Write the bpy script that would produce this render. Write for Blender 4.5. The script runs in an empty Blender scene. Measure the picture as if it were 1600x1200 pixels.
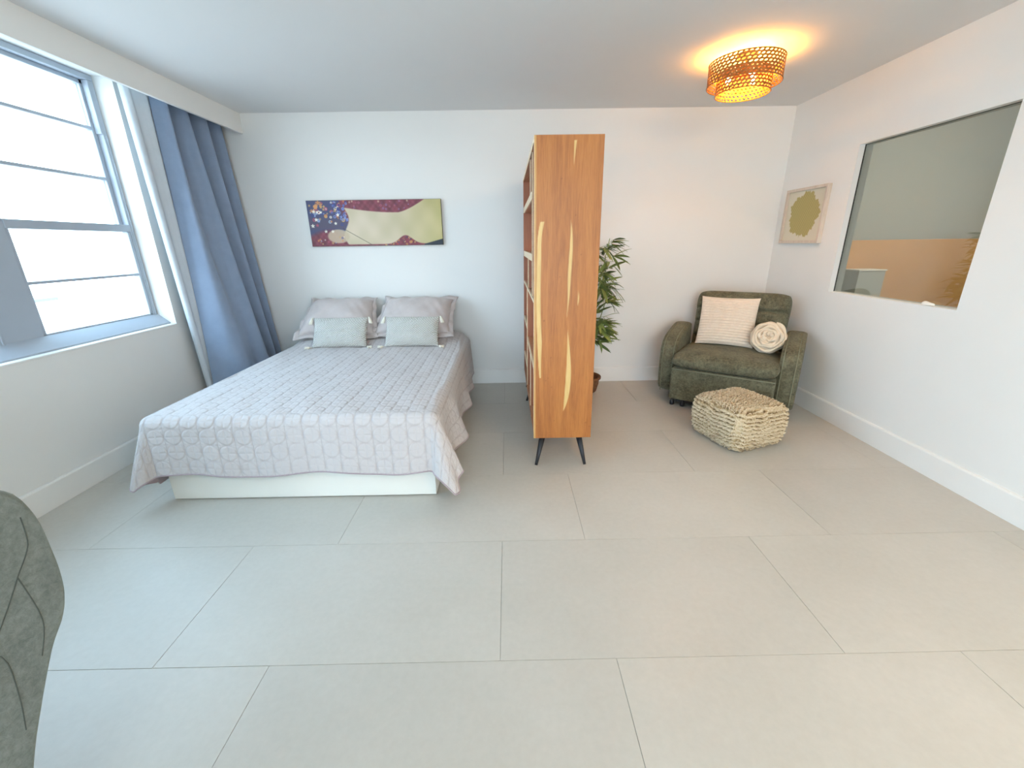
import bpy, bmesh, math, random
import numpy as np
from mathutils import Matrix, Vector
random.seed(7); rng = np.random.default_rng(7)
scn = bpy.context.scene
COL = scn.collection
PI = math.pi

# ------------------------------------------------------------------ camera
cam_d = bpy.data.cameras.new('camera'); cam = bpy.data.objects.new('camera', cam_d); COL.objects.link(cam)
cam_d.sensor_width = 36; cam_d.lens = 36 * 661.0 / 1600; cam_d.clip_start = 0.02; cam_d.clip_end = 900
R_ = (0.99982932, -0.01142135, -0.01452202); U_ = (0.01737954, 0.31476177, 0.94901158); B_ = (-0.00626802, -0.94910199, 0.31490654)
cam.matrix_world = Matrix(((R_[0], U_[0], B_[0], 0), (R_[1], U_[1], B_[1], 0), (R_[2], U_[2], B_[2], 1.37), (0, 0, 0, 1)))
scn.camera = cam

# ------------------------------------------------------------------ sky, lights, exposure
w = bpy.data.worlds.new('sky'); scn.world = w; w.use_nodes = True
wn = w.node_tree.nodes; wl = w.node_tree.links
bg = wn['Background']
tc = wn.new('ShaderNodeTexCoord'); sp = wn.new('ShaderNodeSeparateXYZ'); cr = wn.new('ShaderNodeValToRGB')
mz = wn.new('ShaderNodeMath'); mz.operation = 'MULTIPLY_ADD'; mz.inputs[1].default_value = 0.5; mz.inputs[2].default_value = 0.5
wl.new(tc.outputs['Generated'], sp.inputs[0]); wl.new(sp.outputs['Z'], mz.inputs[0]); wl.new(mz.outputs[0], cr.inputs[0]); wl.new(cr.outputs[0], bg.inputs['Color'])
ce = cr.color_ramp.elements                      # hazy ground and sea below, pale blue sky above
ce[0].position = 0.0; ce[0].color = (0.30, 0.36, 0.40, 1)
ce[1].position = 0.46; ce[1].color = (0.38, 0.46, 0.52, 1)
for p_, c_ in ((0.50, (0.75, 0.885, 1.0, 1)), (0.80, (0.50, 0.76, 1.0, 1))):
    q_ = ce.new(p_); q_.color = c_
bg.inputs['Strength'].default_value = 9.6
scn.view_settings.view_transform = 'Standard'; scn.view_settings.look = 'None'
scn.view_settings.gamma = 1.0; scn.view_settings.use_curve_mapping = False
scn.view_settings.exposure = 0.19
scn.cycles.max_bounces = 10; scn.cycles.diffuse_bounces = 6; scn.cycles.transparent_max_bounces = 16
scn.cycles.sample_clamp_indirect = 6.0
scn.cycles.use_denoising = True

def area(name, loc, aim, sx, sy, power, color, portal=False):
    l = bpy.data.lights.new(name, 'AREA'); l.shape = 'RECTANGLE'; l.size = sx; l.size_y = sy
    l.energy = power; l.color = color
    if portal: l.cycles.is_portal = True
    o = bpy.data.objects.new(name, l); COL.objects.link(o); o.location = loc
    o.rotation_euler = (Vector(aim) - Vector(loc)).to_track_quat('-Z', 'Y').to_euler()
    return o
# daylight entering by the long window on the left and by an opening added behind the camera for fill
# warm fill light added behind the camera on the right, without a fixture
area('warm_fill', (1.7, -0.6, 2.42), (1.9, 0.6, 0.0), 0.7, 0.7, 56, (1.0, 0.70, 0.40))
area('adjoining_room_fill', (5.0, 3.6, 3.2), (5.0, 4.2, 0), 0.8, 0.8, 112, (1.0, 0.93, 0.84))  # fill light added to brighten the adjoining room, no fixture

# ------------------------------------------------------------------ material helpers
def s2l(c):
    return tuple(((x / 12.92) if x <= 0.04045 else ((x + 0.055) / 1.055) ** 2.4) for x in c)
def H(h):
    h = h.lstrip('#'); return s2l(tuple(int(h[i:i+2], 16) / 255 for i in (0, 2, 4)))
class NT:
    def __init__(s, name):
        s.m = bpy.data.materials.new(name); s.m.use_nodes = True
        s.n = s.m.node_tree.nodes; s.l = s.m.node_tree.links; s.b = s.n['Principled BSDF']; s.out = s.n['Material Output']
    def node(s, t, **k):
        x = s.n.new(t)
        for a, v in k.items(): setattr(x, a, v)
        return x
    def inp(s, sock, v):
        if isinstance(v, bpy.types.NodeSocket): s.l.new(v, sock)
        elif isinstance(v, (tuple, list)):
            sock.default_value = (*v, 1) if len(v) == 3 and sock.type == 'RGBA' else v
        else: sock.default_value = v
    def math(s, op, a, b=0.0, c=0.0):
        x = s.node('ShaderNodeMath', operation=op); s.inp(x.inputs[0], a); s.inp(x.inputs[1], b); s.inp(x.inputs[2], c)
        return x.outputs[0]
    def coord(s, which='Object', scale=(1, 1, 1), rot=(0, 0, 0)):
        t = s.node('ShaderNodeTexCoord'); m = s.node('ShaderNodeMapping')
        m.inputs['Scale'].default_value = scale; m.inputs['Rotation'].default_value = rot
        s.l.new(t.outputs[which], m.inputs[0]); return m.outputs[0]
    def noise(s, vec, scale, detail=3, rough=0.5, dist=0.0, out='Fac'):
        x = s.node('ShaderNodeTexNoise'); s.inp(x.inputs['Vector'], vec); x.inputs['Scale'].default_value = scale
        x.inputs['Detail'].default_value = detail; x.inputs['Roughness'].default_value = rough; x.inputs['Distortion'].default_value = dist
        return x.outputs[out]
    def ramp(s, fac, stops):
        x = s.node('ShaderNodeValToRGB'); s.inp(x.inputs[0], fac); e = x.color_ramp.elements
        while len(e) < len(stops): e.new(0.5)
        for el, (p, c) in zip(e, stops): el.position = p; el.color = (*c, 1)
        return x.outputs[0]
    def mix(s, fac, a, b, blend='MIX'):
        x = s.node('ShaderNodeMix', data_type='RGBA', blend_type=blend)
        s.inp(x.inputs['Factor'], fac); s.inp(x.inputs['A'], a); s.inp(x.inputs['B'], b); return x.outputs['Result']
    def bump(s, h, strength=0.3, dist=0.002, normal=None):
        x = s.node('ShaderNodeBump'); x.inputs['Strength'].default_value = strength; x.inputs['Distance'].default_value = dist
        s.inp(x.inputs['Height'], h)
        if normal is not None: s.l.new(normal, x.inputs['Normal'])
        s.l.new(x.outputs[0], s.b.inputs['Normal']); return x.outputs[0]
    def set(s, **k):
        for a, v in k.items(): s.inp(s.b.inputs[a.replace('_', ' ')], v)
        return s

def plain(name, col, rough=0.6, var=0.05, scale=6, bump=0.0, bscale=200, metal=0.0, **k):
    t = NT(name); v = t.coord()
    n = t.noise(v, scale, 4)
    d = tuple(max(0, c * (1 - var)) for c in col); b = tuple(min(1, c * (1 + var)) for c in col)
    t.set(Base_Color=t.ramp(n, [(0.3, d), (0.7, b)]), Roughness=rough, Metallic=metal, **k)
    if bump: t.bump(t.noise(v, bscale, 3), bump, 0.001)
    return t.m

M = {}
M['wall'] = plain('wall_paint', H('#E9E9E6'), 0.85, 0.012, 1.5, 0.06, 350)
M['ceiling'] = plain('ceiling_paint', H('#E2E2E1'), 0.9, 0.01, 1.5, 0.05, 350)
M['trim'] = plain('trim_paint', H('#EDEDEA'), 0.45, 0.01)
M['frame'] = plain('window_frame_paint', H('#A9B2BD'), 0.4, 0.02)
M['grout'] = plain('grout', H('#9C9A93'), 0.9)
M['laminate'] = plain('white_laminate', H('#EDECE4'), 0.35, 0.01)
M['mattress'] = plain('mattress_ticking', H('#E6E2DA'), 0.8)
M['black_metal'] = plain('black_metal', H('#2A2D33'), 0.45, 0.05)
M['caster'] = plain('caster_plastic', H('#1B1C20'), 0.4, 0.05)
M['sand_wall'] = plain('sand_panel', H('#DBA468'), 0.7, 0.04, 3)
M['dim_wall'] = plain('adjoining_wall', H('#AFB3AE'), 0.85, 0.01)
M['white_gloss'] = plain('white_ceramic', H('#F4F2EA'), 0.25, 0.01)
M['concrete_out'] = plain('outdoor_render', H('#D8DCDD'), 0.8, 0.1, 0.2)
M['roof_out'] = plain('outdoor_roof', H('#6E7C8C'), 0.8, 0.1, 0.2)
M['green_out'] = plain('outdoor_greenery', H('#6F8F5C'), 0.9, 0.5, 0.25)

# floor tile
t = NT('porcelain_tile'); v = t.coord()
oi = t.node('ShaderNodeObjectInfo')
n1 = t.noise(v, 1.6, 5, 0.6); n2 = t.noise(v, 40, 4, 0.6)
c1 = t.ramp(n1, [(0.3, H('#BBB8AF')), (0.7, H('#C5C2BA'))])
c2 = t.mix(0.10, c1, t.ramp(n2, [(0.3, H('#9F9C94')), (0.7, H('#D0CDC6'))]))
hsv = t.node('ShaderNodeHueSaturation'); t.l.new(c2, hsv.inputs['Color'])
t.l.new(t.math('MULTIPLY_ADD', oi.outputs['Random'], 0.05, 0.975), hsv.inputs['Value'])
t.set(Base_Color=hsv.outputs[0], Roughness=t.math('MULTIPLY_ADD', n1, 0.15, 0.33)); t.bump(n2, 0.04, 0.001)
M['tile'] = t.m

def wood(name, a, b, c, vc=False, axis='Z', rough=0.42):
    t = NT(name)
    sc = {'Z': (9, 9, 0.55), 'Y': (9, 0.55, 9), 'X': (0.55, 9, 9)}[axis]
    v = t.coord('Object', sc)
    n = t.noise(v, 2.2, 6, 0.62, 1.2)
    fine = t.noise(t.coord('Object', tuple(x * 7 for x in sc)), 3, 3, 0.6)
    base = t.ramp(n, [(0.25, a), (0.5, b), (0.78, c)])
    base = t.mix(0.22, base, t.ramp(fine, [(0.35, tuple(x * 0.55 for x in b)), (0.6, c)]))
    if vc:
        at = t.node('ShaderNodeAttribute', attribute_name='sap')
        sap = t.ramp(fine, [(0.2, H('#CDA862')), (0.8, H('#E0C283'))])
        base = t.mix(at.outputs['Fac'], base, sap)
        kn = t.node('ShaderNodeAttribute', attribute_name='knot')
        base = t.mix(kn.outputs['Fac'], base, H('#6A3C22'))
    t.set(Base_Color=base, Roughness=rough); t.bump(fine, 0.08, 0.0006)
    return t.m
M['wood'] = wood('honey_acacia_wood', H('#8F5325'), H('#AE6A2E'), H('#C0803E'), True)
M['wood_in'] = wood('reddish_wood_inside', H('#8C5238'), H('#A5664A'), H('#B87B58'))
M['wood_h'] = wood('shelf_board_wood', H('#9A5F3E'), H('#B07550'), H('#C48F68'), False, 'Y')
M['wood_pale'] = wood('pale_edge_wood', H('#D9B68C'), H('#E8CDA8'), H('#F0DDBE'), False, 'Y')

def fabric(name, col, var=0.12, scale=30, rough=0.95, sheen=0.3, weave=500, bump=0.25, fuzz=None):
    t = NT(name); v = t.coord()
    n = t.noise(v, scale, 5, 0.65); f = t.noise(v, weave, 2)
    d = tuple(c * (1 - var) for c in col); b = tuple(min(1, c * (1 + var)) for c in col)
    t.set(Base_Color=t.ramp(n, [(0.3, d), (0.7, b)]), Roughness=rough, Sheen_Weight=sheen)
    t.bump(t.math('ADD', n, f), bump, 0.002)
    return t.m
def velvet(name, dark, light, sheen=0.35):
    t = NT(name); v = t.coord()
    n = t.noise(v, 9, 5, 0.7); f = t.noise(v, 70, 4, 0.7, 0.5); g = t.noise(v, 300, 2)
    fac = t.math('ADD', t.math('MULTIPLY', n, 0.45), t.math('MULTIPLY', f, 0.55))
    t.set(Base_Color=t.ramp(fac, [(0.36, dark), (0.64, light)]), Roughness=0.85, Sheen_Weight=sheen)
    t.inp(t.b.inputs['Sheen Tint'], (0.75, 0.8, 0.65)); t.bump(t.math('ADD', f, g), 0.25, 0.003)
    return t.m
M['velvet'] = velvet('olive_velvet', H('#3A382A'), H('#7B785F'), 0.12)
M['velvet_seam'] = plain('olive_piping', H('#7E7E68'), 0.8)
M['velvet_grey'] = velvet('sage_velvet', H('#5C6663'), H('#7F8784'), 0.2)
M['seam_dark'] = plain('dark_stitch', H('#48504B'), 0.9)
M['curtain'] = fabric('blue_grey_curtain', H('#8596AE'), 0.05, 12, 0.8, 0.15, 700, 0.12)
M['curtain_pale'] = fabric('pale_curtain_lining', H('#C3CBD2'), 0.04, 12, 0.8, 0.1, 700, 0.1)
M['lining'] = fabric('mauve_lining', H('#A8989C'), 0.05, 30)
M['sham'] = fabric('sham_fabric', H('#C2B8B5'), 0.05, 20)
M['rib'] = fabric('cream_rib_fabric', H('#EADBC8'), 0.05, 60)
M['rose'] = fabric('cream_petal_fabric', H('#E6D6BE'), 0.05, 60)
M['tassel'] = fabric('cream_tassel', H('#E9E4D4'), 0.08, 150)

# knit
def knit():
    t = NT('white_knit'); v = t.coord('Object')
    sx = t.node('ShaderNodeSeparateXYZ'); t.l.new(v, sx.inputs[0])
    x, z = sx.outputs['X'], sx.outputs['Z']
    a = t.math('SINE', t.math('MULTIPLY', x, 2 * PI / 0.021))
    ph = t.math('MULTIPLY', t.math('SIGN', a), PI / 2)
    b = t.math('SINE', t.math('ADD', t.math('MULTIPLY', z, 2 * PI / 0.017), ph))
    h = t.math('MULTIPLY', t.math('ABSOLUTE', a), t.math('MULTIPLY_ADD', b, 0.5, 0.5))
    t.set(Base_Color=t.ramp(h, [(0.0, H('#B9B8B2')), (0.5, H('#DAD9D4'))]), Roughness=0.95, Sheen_Weight=0.2)
    t.bump(h, 0.9, 0.006); return t.m
M['knit'] = knit()

# quilt stitched with rings over a grid
def quilt():
    t = NT('quilted_cotton'); uv = t.node('ShaderNodeUVMap'); sx = t.node('ShaderNodeSeparateXYZ'); t.l.new(uv.outputs[0], sx.inputs[0])
    u, v = sx.outputs['X'], sx.outputs['Y']
    def tri(a, p, off=0.0):   # distance to nearest multiple of p, metres
        q = t.math('PINGPONG', t.math('ADD', a, off + 10 * p), p / 2); return q
    P = 0.046
    g1 = tri(u, P); g2 = tri(v, P)
    row = t.math('FLOOR', t.math('DIVIDE', v, 2 * P)); sh = t.math('MULTIPLY', t.math('MODULO', t.math('ADD', row, 100.0), 2.0), P)
    cx = t.math('SUBTRACT', t.math('FLOORED_MODULO', u, 2 * P), P)
    cy = t.math('SUBTRACT', t.math('FLOORED_MODULO', v, 2 * P), P)
    r = t.math('SQRT', t.math('ADD', t.math('MULTIPLY', cx, cx), t.math('MULTIPLY', cy, cy)))
    g3 = t.math('ABSOLUTE', t.math('SUBTRACT', r, P * 0.97))
    pf = lambda d_, w_: t.math('SMOOTH_MIN', t.math('DIVIDE', d_, w_), 1.0, 0.3)
    puff = t.math('ADD', t.math('MULTIPLY', pf(t.math('MINIMUM', g1, g2), 0.010), 0.48), t.math('MULTIPLY', pf(g3, 0.009), 0.55))
    puff = t.math('ADD', puff, t.math('MULTIPLY', pf(tri(u, 2*P), 0.014), 0.3))
    wr = t.noise(t.coord(), 260, 2)
    wrk = t.noise(t.coord('Object', (1, 3, 1)), 28, 4, 0.6)
    hh = t.math('ADD', puff, t.math('ADD', t.math('MULTIPLY', wr, 0.12), t.math('MULTIPLY', wrk, 0.35)))
    long_ = t.math('LESS_THAN', tri(u, 2 * P), 0.0016)
    col = t.ramp(puff, [(0.3, H('#BDB5B4')), (0.9, H('#C7C1C0'))])
    col = t.mix(t.math('MULTIPLY', long_, 0.35), col, H('#A59F9D'))
    t.set(Base_Color=col, Roughness=0.9, Sheen_Weight=0.15); t.bump(hh, 0.75, 0.005); return t.m
M['quilt'] = quilt()

# looped wool pouf
t = NT('looped_wool'); v = t.coord()
n = t.noise(v, 90, 3, 0.7); rows = t.noise(t.coord('Object', (1.2, 1.2, 16)), 2.2, 3)
fac = t.math('ADD', t.math('MULTIPLY', n, 0.5), t.math('MULTIPLY', rows, 0.5))
cs = t.node('ShaderNodeAttribute', attribute_name='course')
fac = t.math('ADD', t.math('MULTIPLY', fac, 0.65), t.math('MULTIPLY', cs.outputs['Fac'], 0.35))
t.set(Base_Color=t.ramp(fac, [(0.32, H('#735C3C')), (0.50, H('#C2AA80')), (0.67, H('#E6D6B8'))]), Roughness=1.0, Sheen_Weight=0.2)
t.bump(n, 0.6, 0.004); M['wool'] = t.m

def leafmat(name, a, b):
    t = NT(name); oi = t.node('ShaderNodeObjectInfo')
    t.set(Base_Color=t.ramp(t.math('ADD', t.math('MULTIPLY', oi.outputs['Random'], 0.7), t.math('MULTIPLY', t.noise(t.coord(), 20), 0.3)), [(0.1, a), (0.9, b)]), Roughness=0.5)
    return t.m
M['leaf'] = leafmat('bamboo_leaf', H('#41572F'), H('#8C9C52'))
M['cane'] = plain('bamboo_cane', H('#7B8A4A'), 0.6, 0.2, 20)
M['basket'] = plain('dark_wicker', H('#7A5236'), 0.8, 0.35, 60, 0.6, 120)
M['soil'] = plain('soil', H('#3A2D22'), 1.0, 0.3, 60, 0.8, 100)

# glass
def glass(name, tint, refl, rough=0.0):
    m = bpy.data.materials.new(name); m.use_nodes = True; n = m.node_tree.nodes; l = m.node_tree.links; n.clear()
    o = n.new('ShaderNodeOutputMaterial'); mx = n.new('ShaderNodeMixShader'); tr = n.new('ShaderNodeBsdfTransparent'); gl = n.new('ShaderNodeBsdfGlossy')
    fr = n.new('ShaderNodeLayerWeight'); fr.inputs['Blend'].default_value = 0.5
    pw = n.new('ShaderNodeMath'); pw.operation = 'POWER'; pw.inputs[1].default_value = 9.6
    ad = n.new('ShaderNodeMath'); ad.operation = 'MULTIPLY_ADD'; ad.use_clamp = True; ad.inputs[1].default_value = 0.6; ad.inputs[2].default_value = refl
    tr.inputs[0].default_value = (*tint, 1); gl.inputs['Roughness'].default_value = rough; gl.inputs[0].default_value = (0.95, 0.97, 1, 1)
    l.new(fr.outputs['Facing'], pw.inputs[0]); l.new(pw.outputs[0], ad.inputs[0]); l.new(ad.outputs[0], mx.inputs[0]); l.new(tr.outputs[0], mx.inputs[1]); l.new(gl.outputs[0], mx.inputs[2]); l.new(mx.outputs[0], o.inputs[0])
    return m
M['glass'] = glass('window_glass', (0.97, 0.985, 0.985), 0.02)
M['glass_in'] = glass('tinted_interior_glass', (0.74, 0.76, 0.73), 0.13)

def vcol_mat(name, rough=0.5, bump=0.0):
    t = NT(name); at = t.node('ShaderNodeAttribute', attribute_name='paint')
    t.set(Base_Color=at.outputs['Color'], Roughness=rough)
    if bump: t.bump(t.noise(t.coord(), 300, 2), bump, 0.001)
    return t.m
M['paint'] = vcol_mat('painted_canvas', 0.55, 0.2)
M['print'] = vcol_mat('paper_print', 0.7)
M['canvas_edge'] = plain('canvas_edge', H('#5C5440'), 0.8)
M['whitewash'] = wood('whitewashed_wood', H('#C4B4A4'), H('#D3C5B6'), H('#DFD3C6'))
M['mesh_metal'] = plain('woven_brass', H('#9A6A34'), 0.45, 0.25, 40, 0.2, 150, 0.35)
def emis(name, col, s):
    m = bpy.data.materials.new(name); m.use_nodes = True; b = m.node_tree.nodes['Principled BSDF']
    b.inputs['Base Color'].default_value = (*col, 1); b.inputs['Emission Color'].default_value = (*col, 1); b.inputs['Emission Strength'].default_value = s
    return m
M['bulb'] = emis('lit_bulb', (1.0, 0.72, 0.35), 25)

# ------------------------------------------------------------------ geometry helpers
def link(name, me, mat, parent=None, smooth=False, label=None):
    me.name = name
    if mat is not None: me.materials.append(M[mat] if isinstance(mat, str) else mat)
    if smooth: me.polygons.foreach_set('use_smooth', [True] * len(me.polygons))
    o = bpy.data.objects.new(name, me); COL.objects.link(o)
    if parent is not None: o.parent = parent
    if label: o['label'] = label
    return o
def obj(name, bm, mat, parent=None, smooth=False, label=None):
    bmesh.ops.recalc_face_normals(bm, faces=bm.faces[:])
    me = bpy.data.meshes.new(name); bm.to_mesh(me); bm.free()
    return link(name, me, mat, parent, smooth, label)
def pyd(name, V, F, mat, parent=None, smooth=True, label=None):
    me = bpy.data.meshes.new(name); me.from_pydata([tuple(map(float, q)) for q in V], [], [tuple(map(int, q)) for q in F]); me.validate()
    bm = bmesh.new(); bm.from_mesh(me); bmesh.ops.recalc_face_normals(bm, faces=bm.faces[:]); bm.to_mesh(me); bm.free()
    return link(name, me, mat, parent, smooth, label)
def thing(name, label, cat, loc=(0, 0, 0), rz=0.0, group=None):
    o = bpy.data.objects.new(name, None); COL.objects.link(o); o.empty_display_size = 0.1
    o.location = loc; o.rotation_euler = (0, 0, rz); tag(o, label, cat, group); return o
def tag(o, label, cat, group=None):
    o['label'] = label; o['category'] = cat
    if group: o['group'] = group
    return o
def struct(o): o['kind'] = 'structure'; return o
def sbox(bm, x0, x1, y0, y1, z0, z1):
    vs = [bm.verts.new(c) for c in ((x0,y0,z0),(x1,y0,z0),(x1,y1,z0),(x0,y1,z0),(x0,y0,z1),(x1,y0,z1),(x1,y1,z1),(x0,y1,z1))]
    for f in ((0,3,2,1),(4,5,6,7),(0,1,5,4),(1,2,6,5),(2,3,7,6),(3,0,4,7)): bm.faces.new([vs[i] for i in f])
    return vs
def box(name, x0, x1, y0, y1, z0, z1, mat, parent=None, bev=0.0, seg=2, label=None, smooth=False):
    bm = bmesh.new(); sbox(bm, x0, x1, y0, y1, z0, z1)
    if bev: bmesh.ops.bevel(bm, geom=bm.edges[:], offset=bev, segments=seg, profile=0.5, affect='EDGES')
    return obj(name, bm, mat, parent, smooth, label)
def boxes(name, lst, mat, parent=None, bev=0.0):
    bm = bmesh.new()
    for b in lst: sbox(bm, *b)
    if bev: bmesh.ops.bevel(bm, geom=bm.edges[:], offset=bev, segments=1, profile=0.5, affect='EDGES')
    return obj(name, bm, mat, parent)
def tube_bm(bm, path, rad, n=8, cap=True):
    path = [Vector(q) for q in path]; rings = []
    for i, q in enumerate(path):
        d = (path[min(i+1, len(path)-1)] - path[max(i-1, 0)]).normalized()
        a = d.orthogonal() if i == 0 else (ax - d * ax.dot(d))
        ax = a.normalized(); b = d.cross(ax)
        r = rad[i] if isinstance(rad, (list, tuple)) else rad
        rings.append([bm.verts.new(q + (ax * math.cos(2*PI*k/n) + b * math.sin(2*PI*k/n)) * r) for k in range(n)])
    for i in range(len(rings)-1):
        for k in range(n): bm.faces.new((rings[i][k], rings[i][(k+1)%n], rings[i+1][(k+1)%n], rings[i+1][k]))
    if cap: bm.faces.new(rings[0][::-1]); bm.faces.new(rings[-1])
def tube(name, path, rad, mat, parent=None, n=8, label=None):
    bm = bmesh.new(); tube_bm(bm, path, rad, n); return obj(name, bm, mat, parent, True, label)
def lathe(name, prof, mat, parent=None, n=32, center=(0, 0), label=None):
    bm = bmesh.new(); rings = []
    for r, z in prof: rings.append([bm.verts.new((center[0] + r*math.cos(2*PI*k/n), center[1] + r*math.sin(2*PI*k/n), z)) for k in range(n)])
    for i in range(len(rings)-1):
        for k in range(n): bm.faces.new((rings[i][k], rings[i][(k+1)%n], rings[i+1][(k+1)%n], rings[i+1][k]))
    bm.faces.new(rings[0][::-1]); bm.faces.new(rings[-1])
    return obj(name, bm, mat, parent, True, label)
def grid_faces(nu, nv, off=0):
    i = np.arange(nu-1)[:, None]; j = np.arange(nv-1)[None, :]
    a = (i*nv + j + off).ravel(); b = a + nv
    return np.stack([a, b, b+1, a+1], 1)
def slab(name, w_, h_, T, mat, parent=None, n=40, back=1.0, corner=0.06, power=6, front_fn=None, pinch=0.0, label=None, xf=None):
    """soft closed slab: x width, z height, thickness along y (front -y); power = squareness of its edge"""
    u = np.linspace(-1, 1, n)**1; u = np.sin(u * PI / 2) * 0.35 + u * 0.65
    Uu, Vv = np.meshgrid(u, u, indexing='ij')
    X = w_/2 * Uu * (1 - corner * np.abs(Vv)**8) * (1 - pinch * (1 - Vv**2))
    Z = h_/2 * Vv * (1 - corner * np.abs(Uu)**8) * (1 - pinch * (1 - Uu**2))
    prof = (np.clip(1 - np.abs(Uu)**power, 0, 1) * np.clip(1 - np.abs(Vv)**power, 0, 1)) ** 0.5
    d = front_fn(Uu, Vv) if front_fn else 0
    Yf = -T/2 * prof - d * prof; Yb = T/2 * prof * back
    V = np.concatenate([np.stack([X, Yf, Z], -1).reshape(-1, 3), np.stack([X, Yb, Z], -1).reshape(-1, 3)])
    if xf is not None: V = xf(V)
    F = np.concatenate([grid_faces(n, n), grid_faces(n, n, n*n)[:, ::-1]])
    me = bpy.data.meshes.new(name); me.from_pydata(V.tolist(), [], F.tolist())
    bm = bmesh.new(); bm.from_mesh(me); bpy.data.meshes.remove(me)
    bmesh.ops.remove_doubles(bm, verts=bm.verts[:], dist=0.0004)
    return obj(name, bm, mat, parent, True, label)

# ------------------------------------------------------------------ room
XL, XR, D, HC = -2.572, 2.521, 4.188, 2.462
YB = -3.4
struct(boxes('ceiling', [(XL-0.3, XR+0.1, YB-0.1, D+0.1, HC, HC+0.1), (XR+0.1, XR+4.8, YB-0.1, 6.2, 3.4, 3.5)], 'ceiling'))
struct(box('wall_back', XL-0.3, XR+0.1, D, D+0.12, -0.05, HC, 'wall'))
struct(boxes('wall_left', [(XL-0.22, XL, 3.29, D, 0, HC), (XL-0.22, XL, YB, 3.29, 0, 0.81), (XL-0.22, XL, YB, -0.95, 0.81, HC), (XL-0.22, XL, -0.95, 3.29, 2.45, HC)], 'wall'))
W0, W1, WZ0, WZ1 = 2.36, 3.36, 0.978, 2.003
struct(boxes('wall_right', [(XR, XR+0.1, W1, D, 0, HC), (XR, XR+0.1, YB, W0, 0, HC), (XR, XR+0.1, W0, W1, 0, WZ0), (XR, XR+0.1, W0, W1, WZ1, HC)], 'wall'))
struct(boxes('wall_rear', [(XL-0.3, -1.1, YB-0.12, YB, 0, HC), (1.3, XR+4.8, YB-0.12, YB, 0, HC), (-1.1, 1.3, YB-0.12, YB, 2.35, HC)], 'wall'))  # gap in the middle is an added opening that lets in fill daylight
# soffit above the window
struct(box('trim_1', -2.290, -2.268, YB, D, 2.306, HC, 'wall', bev=0.002))
# baseboards
def baseboard(name, pts):
    bm = bmesh.new()
    (x0, y0), (x1, y1), (nx, ny) = pts
    prof = [(0, 0), (0.016, 0), (0.016, 0.138), (0.011, 0.148), (0, 0.148)]
    r = [[bm.verts.new((x + nx*a, y + ny*a, z)) for a, z in prof] for x, y in ((x0, y0), (x1, y1))]
    for k in range(5): bm.faces.new((r[0][k], r[0][(k+1)%5], r[1][(k+1)%5], r[1][k]))
    bm.faces.new(r[0][::-1]); bm.faces.new(r[1]); return struct(obj(name, bm, 'trim'))
baseboard('baseboard_back', ((XL, D), (XR, D), (0, -1)))
baseboard('baseboard_left', ((XL, YB), (XL, D), (1, 0)))
baseboard('baseboard_right', ((XR, YB), (XR, D), (-1, 0)))
# floor and its tiles
fl = struct(boxes('floor', [(XL-0.3, XR+0.1, YB-0.1, D+0.1, -0.06, -0.004), (XR+0.1, XR+4.8, YB-0.1, 6.2, -0.06, -0.004)], 'grout'))
J = 0.0014; RP = 0.621; TL = 1.2
y = 1.089; rows = []
r0 = int(math.ceil((1.089 - YB) / RP))
for k in range(-r0, 6):
    ya, yb = max(1.089 + k*RP, YB), min(1.089 + (k+1)*RP, D)
    if yb - ya < 0.02: continue
    off = -0.845 if (k % 2) else -1.248
    if k % 2 == 0: off = -1.248
    xs = off
    while xs > XL: xs -= TL
    while xs < XR:
        xa, xb = max(xs, XL), min(xs+TL, XR)
        if xb - xa > 0.02:
            box('tile', xa+J/2, xb-J/2, ya+J/2, yb-J/2, -0.012, 0.0 - random.random()*0.0004, 'tile', fl, bev=0.0006, seg=1)
        xs += TL

# ---------------------------------------------------------------- window on the left
w1 = bpy.data.objects.new('window_1', None); COL.objects.link(w1); w1.location = (-2.70, 1.0, 0.81); struct(w1)
def wpart(name, x0, x1, y0, y1, z0, z1, mat='frame', par=None, bev=0.003):
    o = box(name, x0+2.70, x1+2.70, y0-1.0, y1-1.0, z0-0.81, z1-0.81, mat, par or w1, bev=bev); return o
ys = [3.285 - 1.03*k for k in range(5)]
wpart('sill_board', -2.79, XL+0.008, -0.949, 3.289, 0.811, 0.823, 'trim', bev=0.003)
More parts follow.
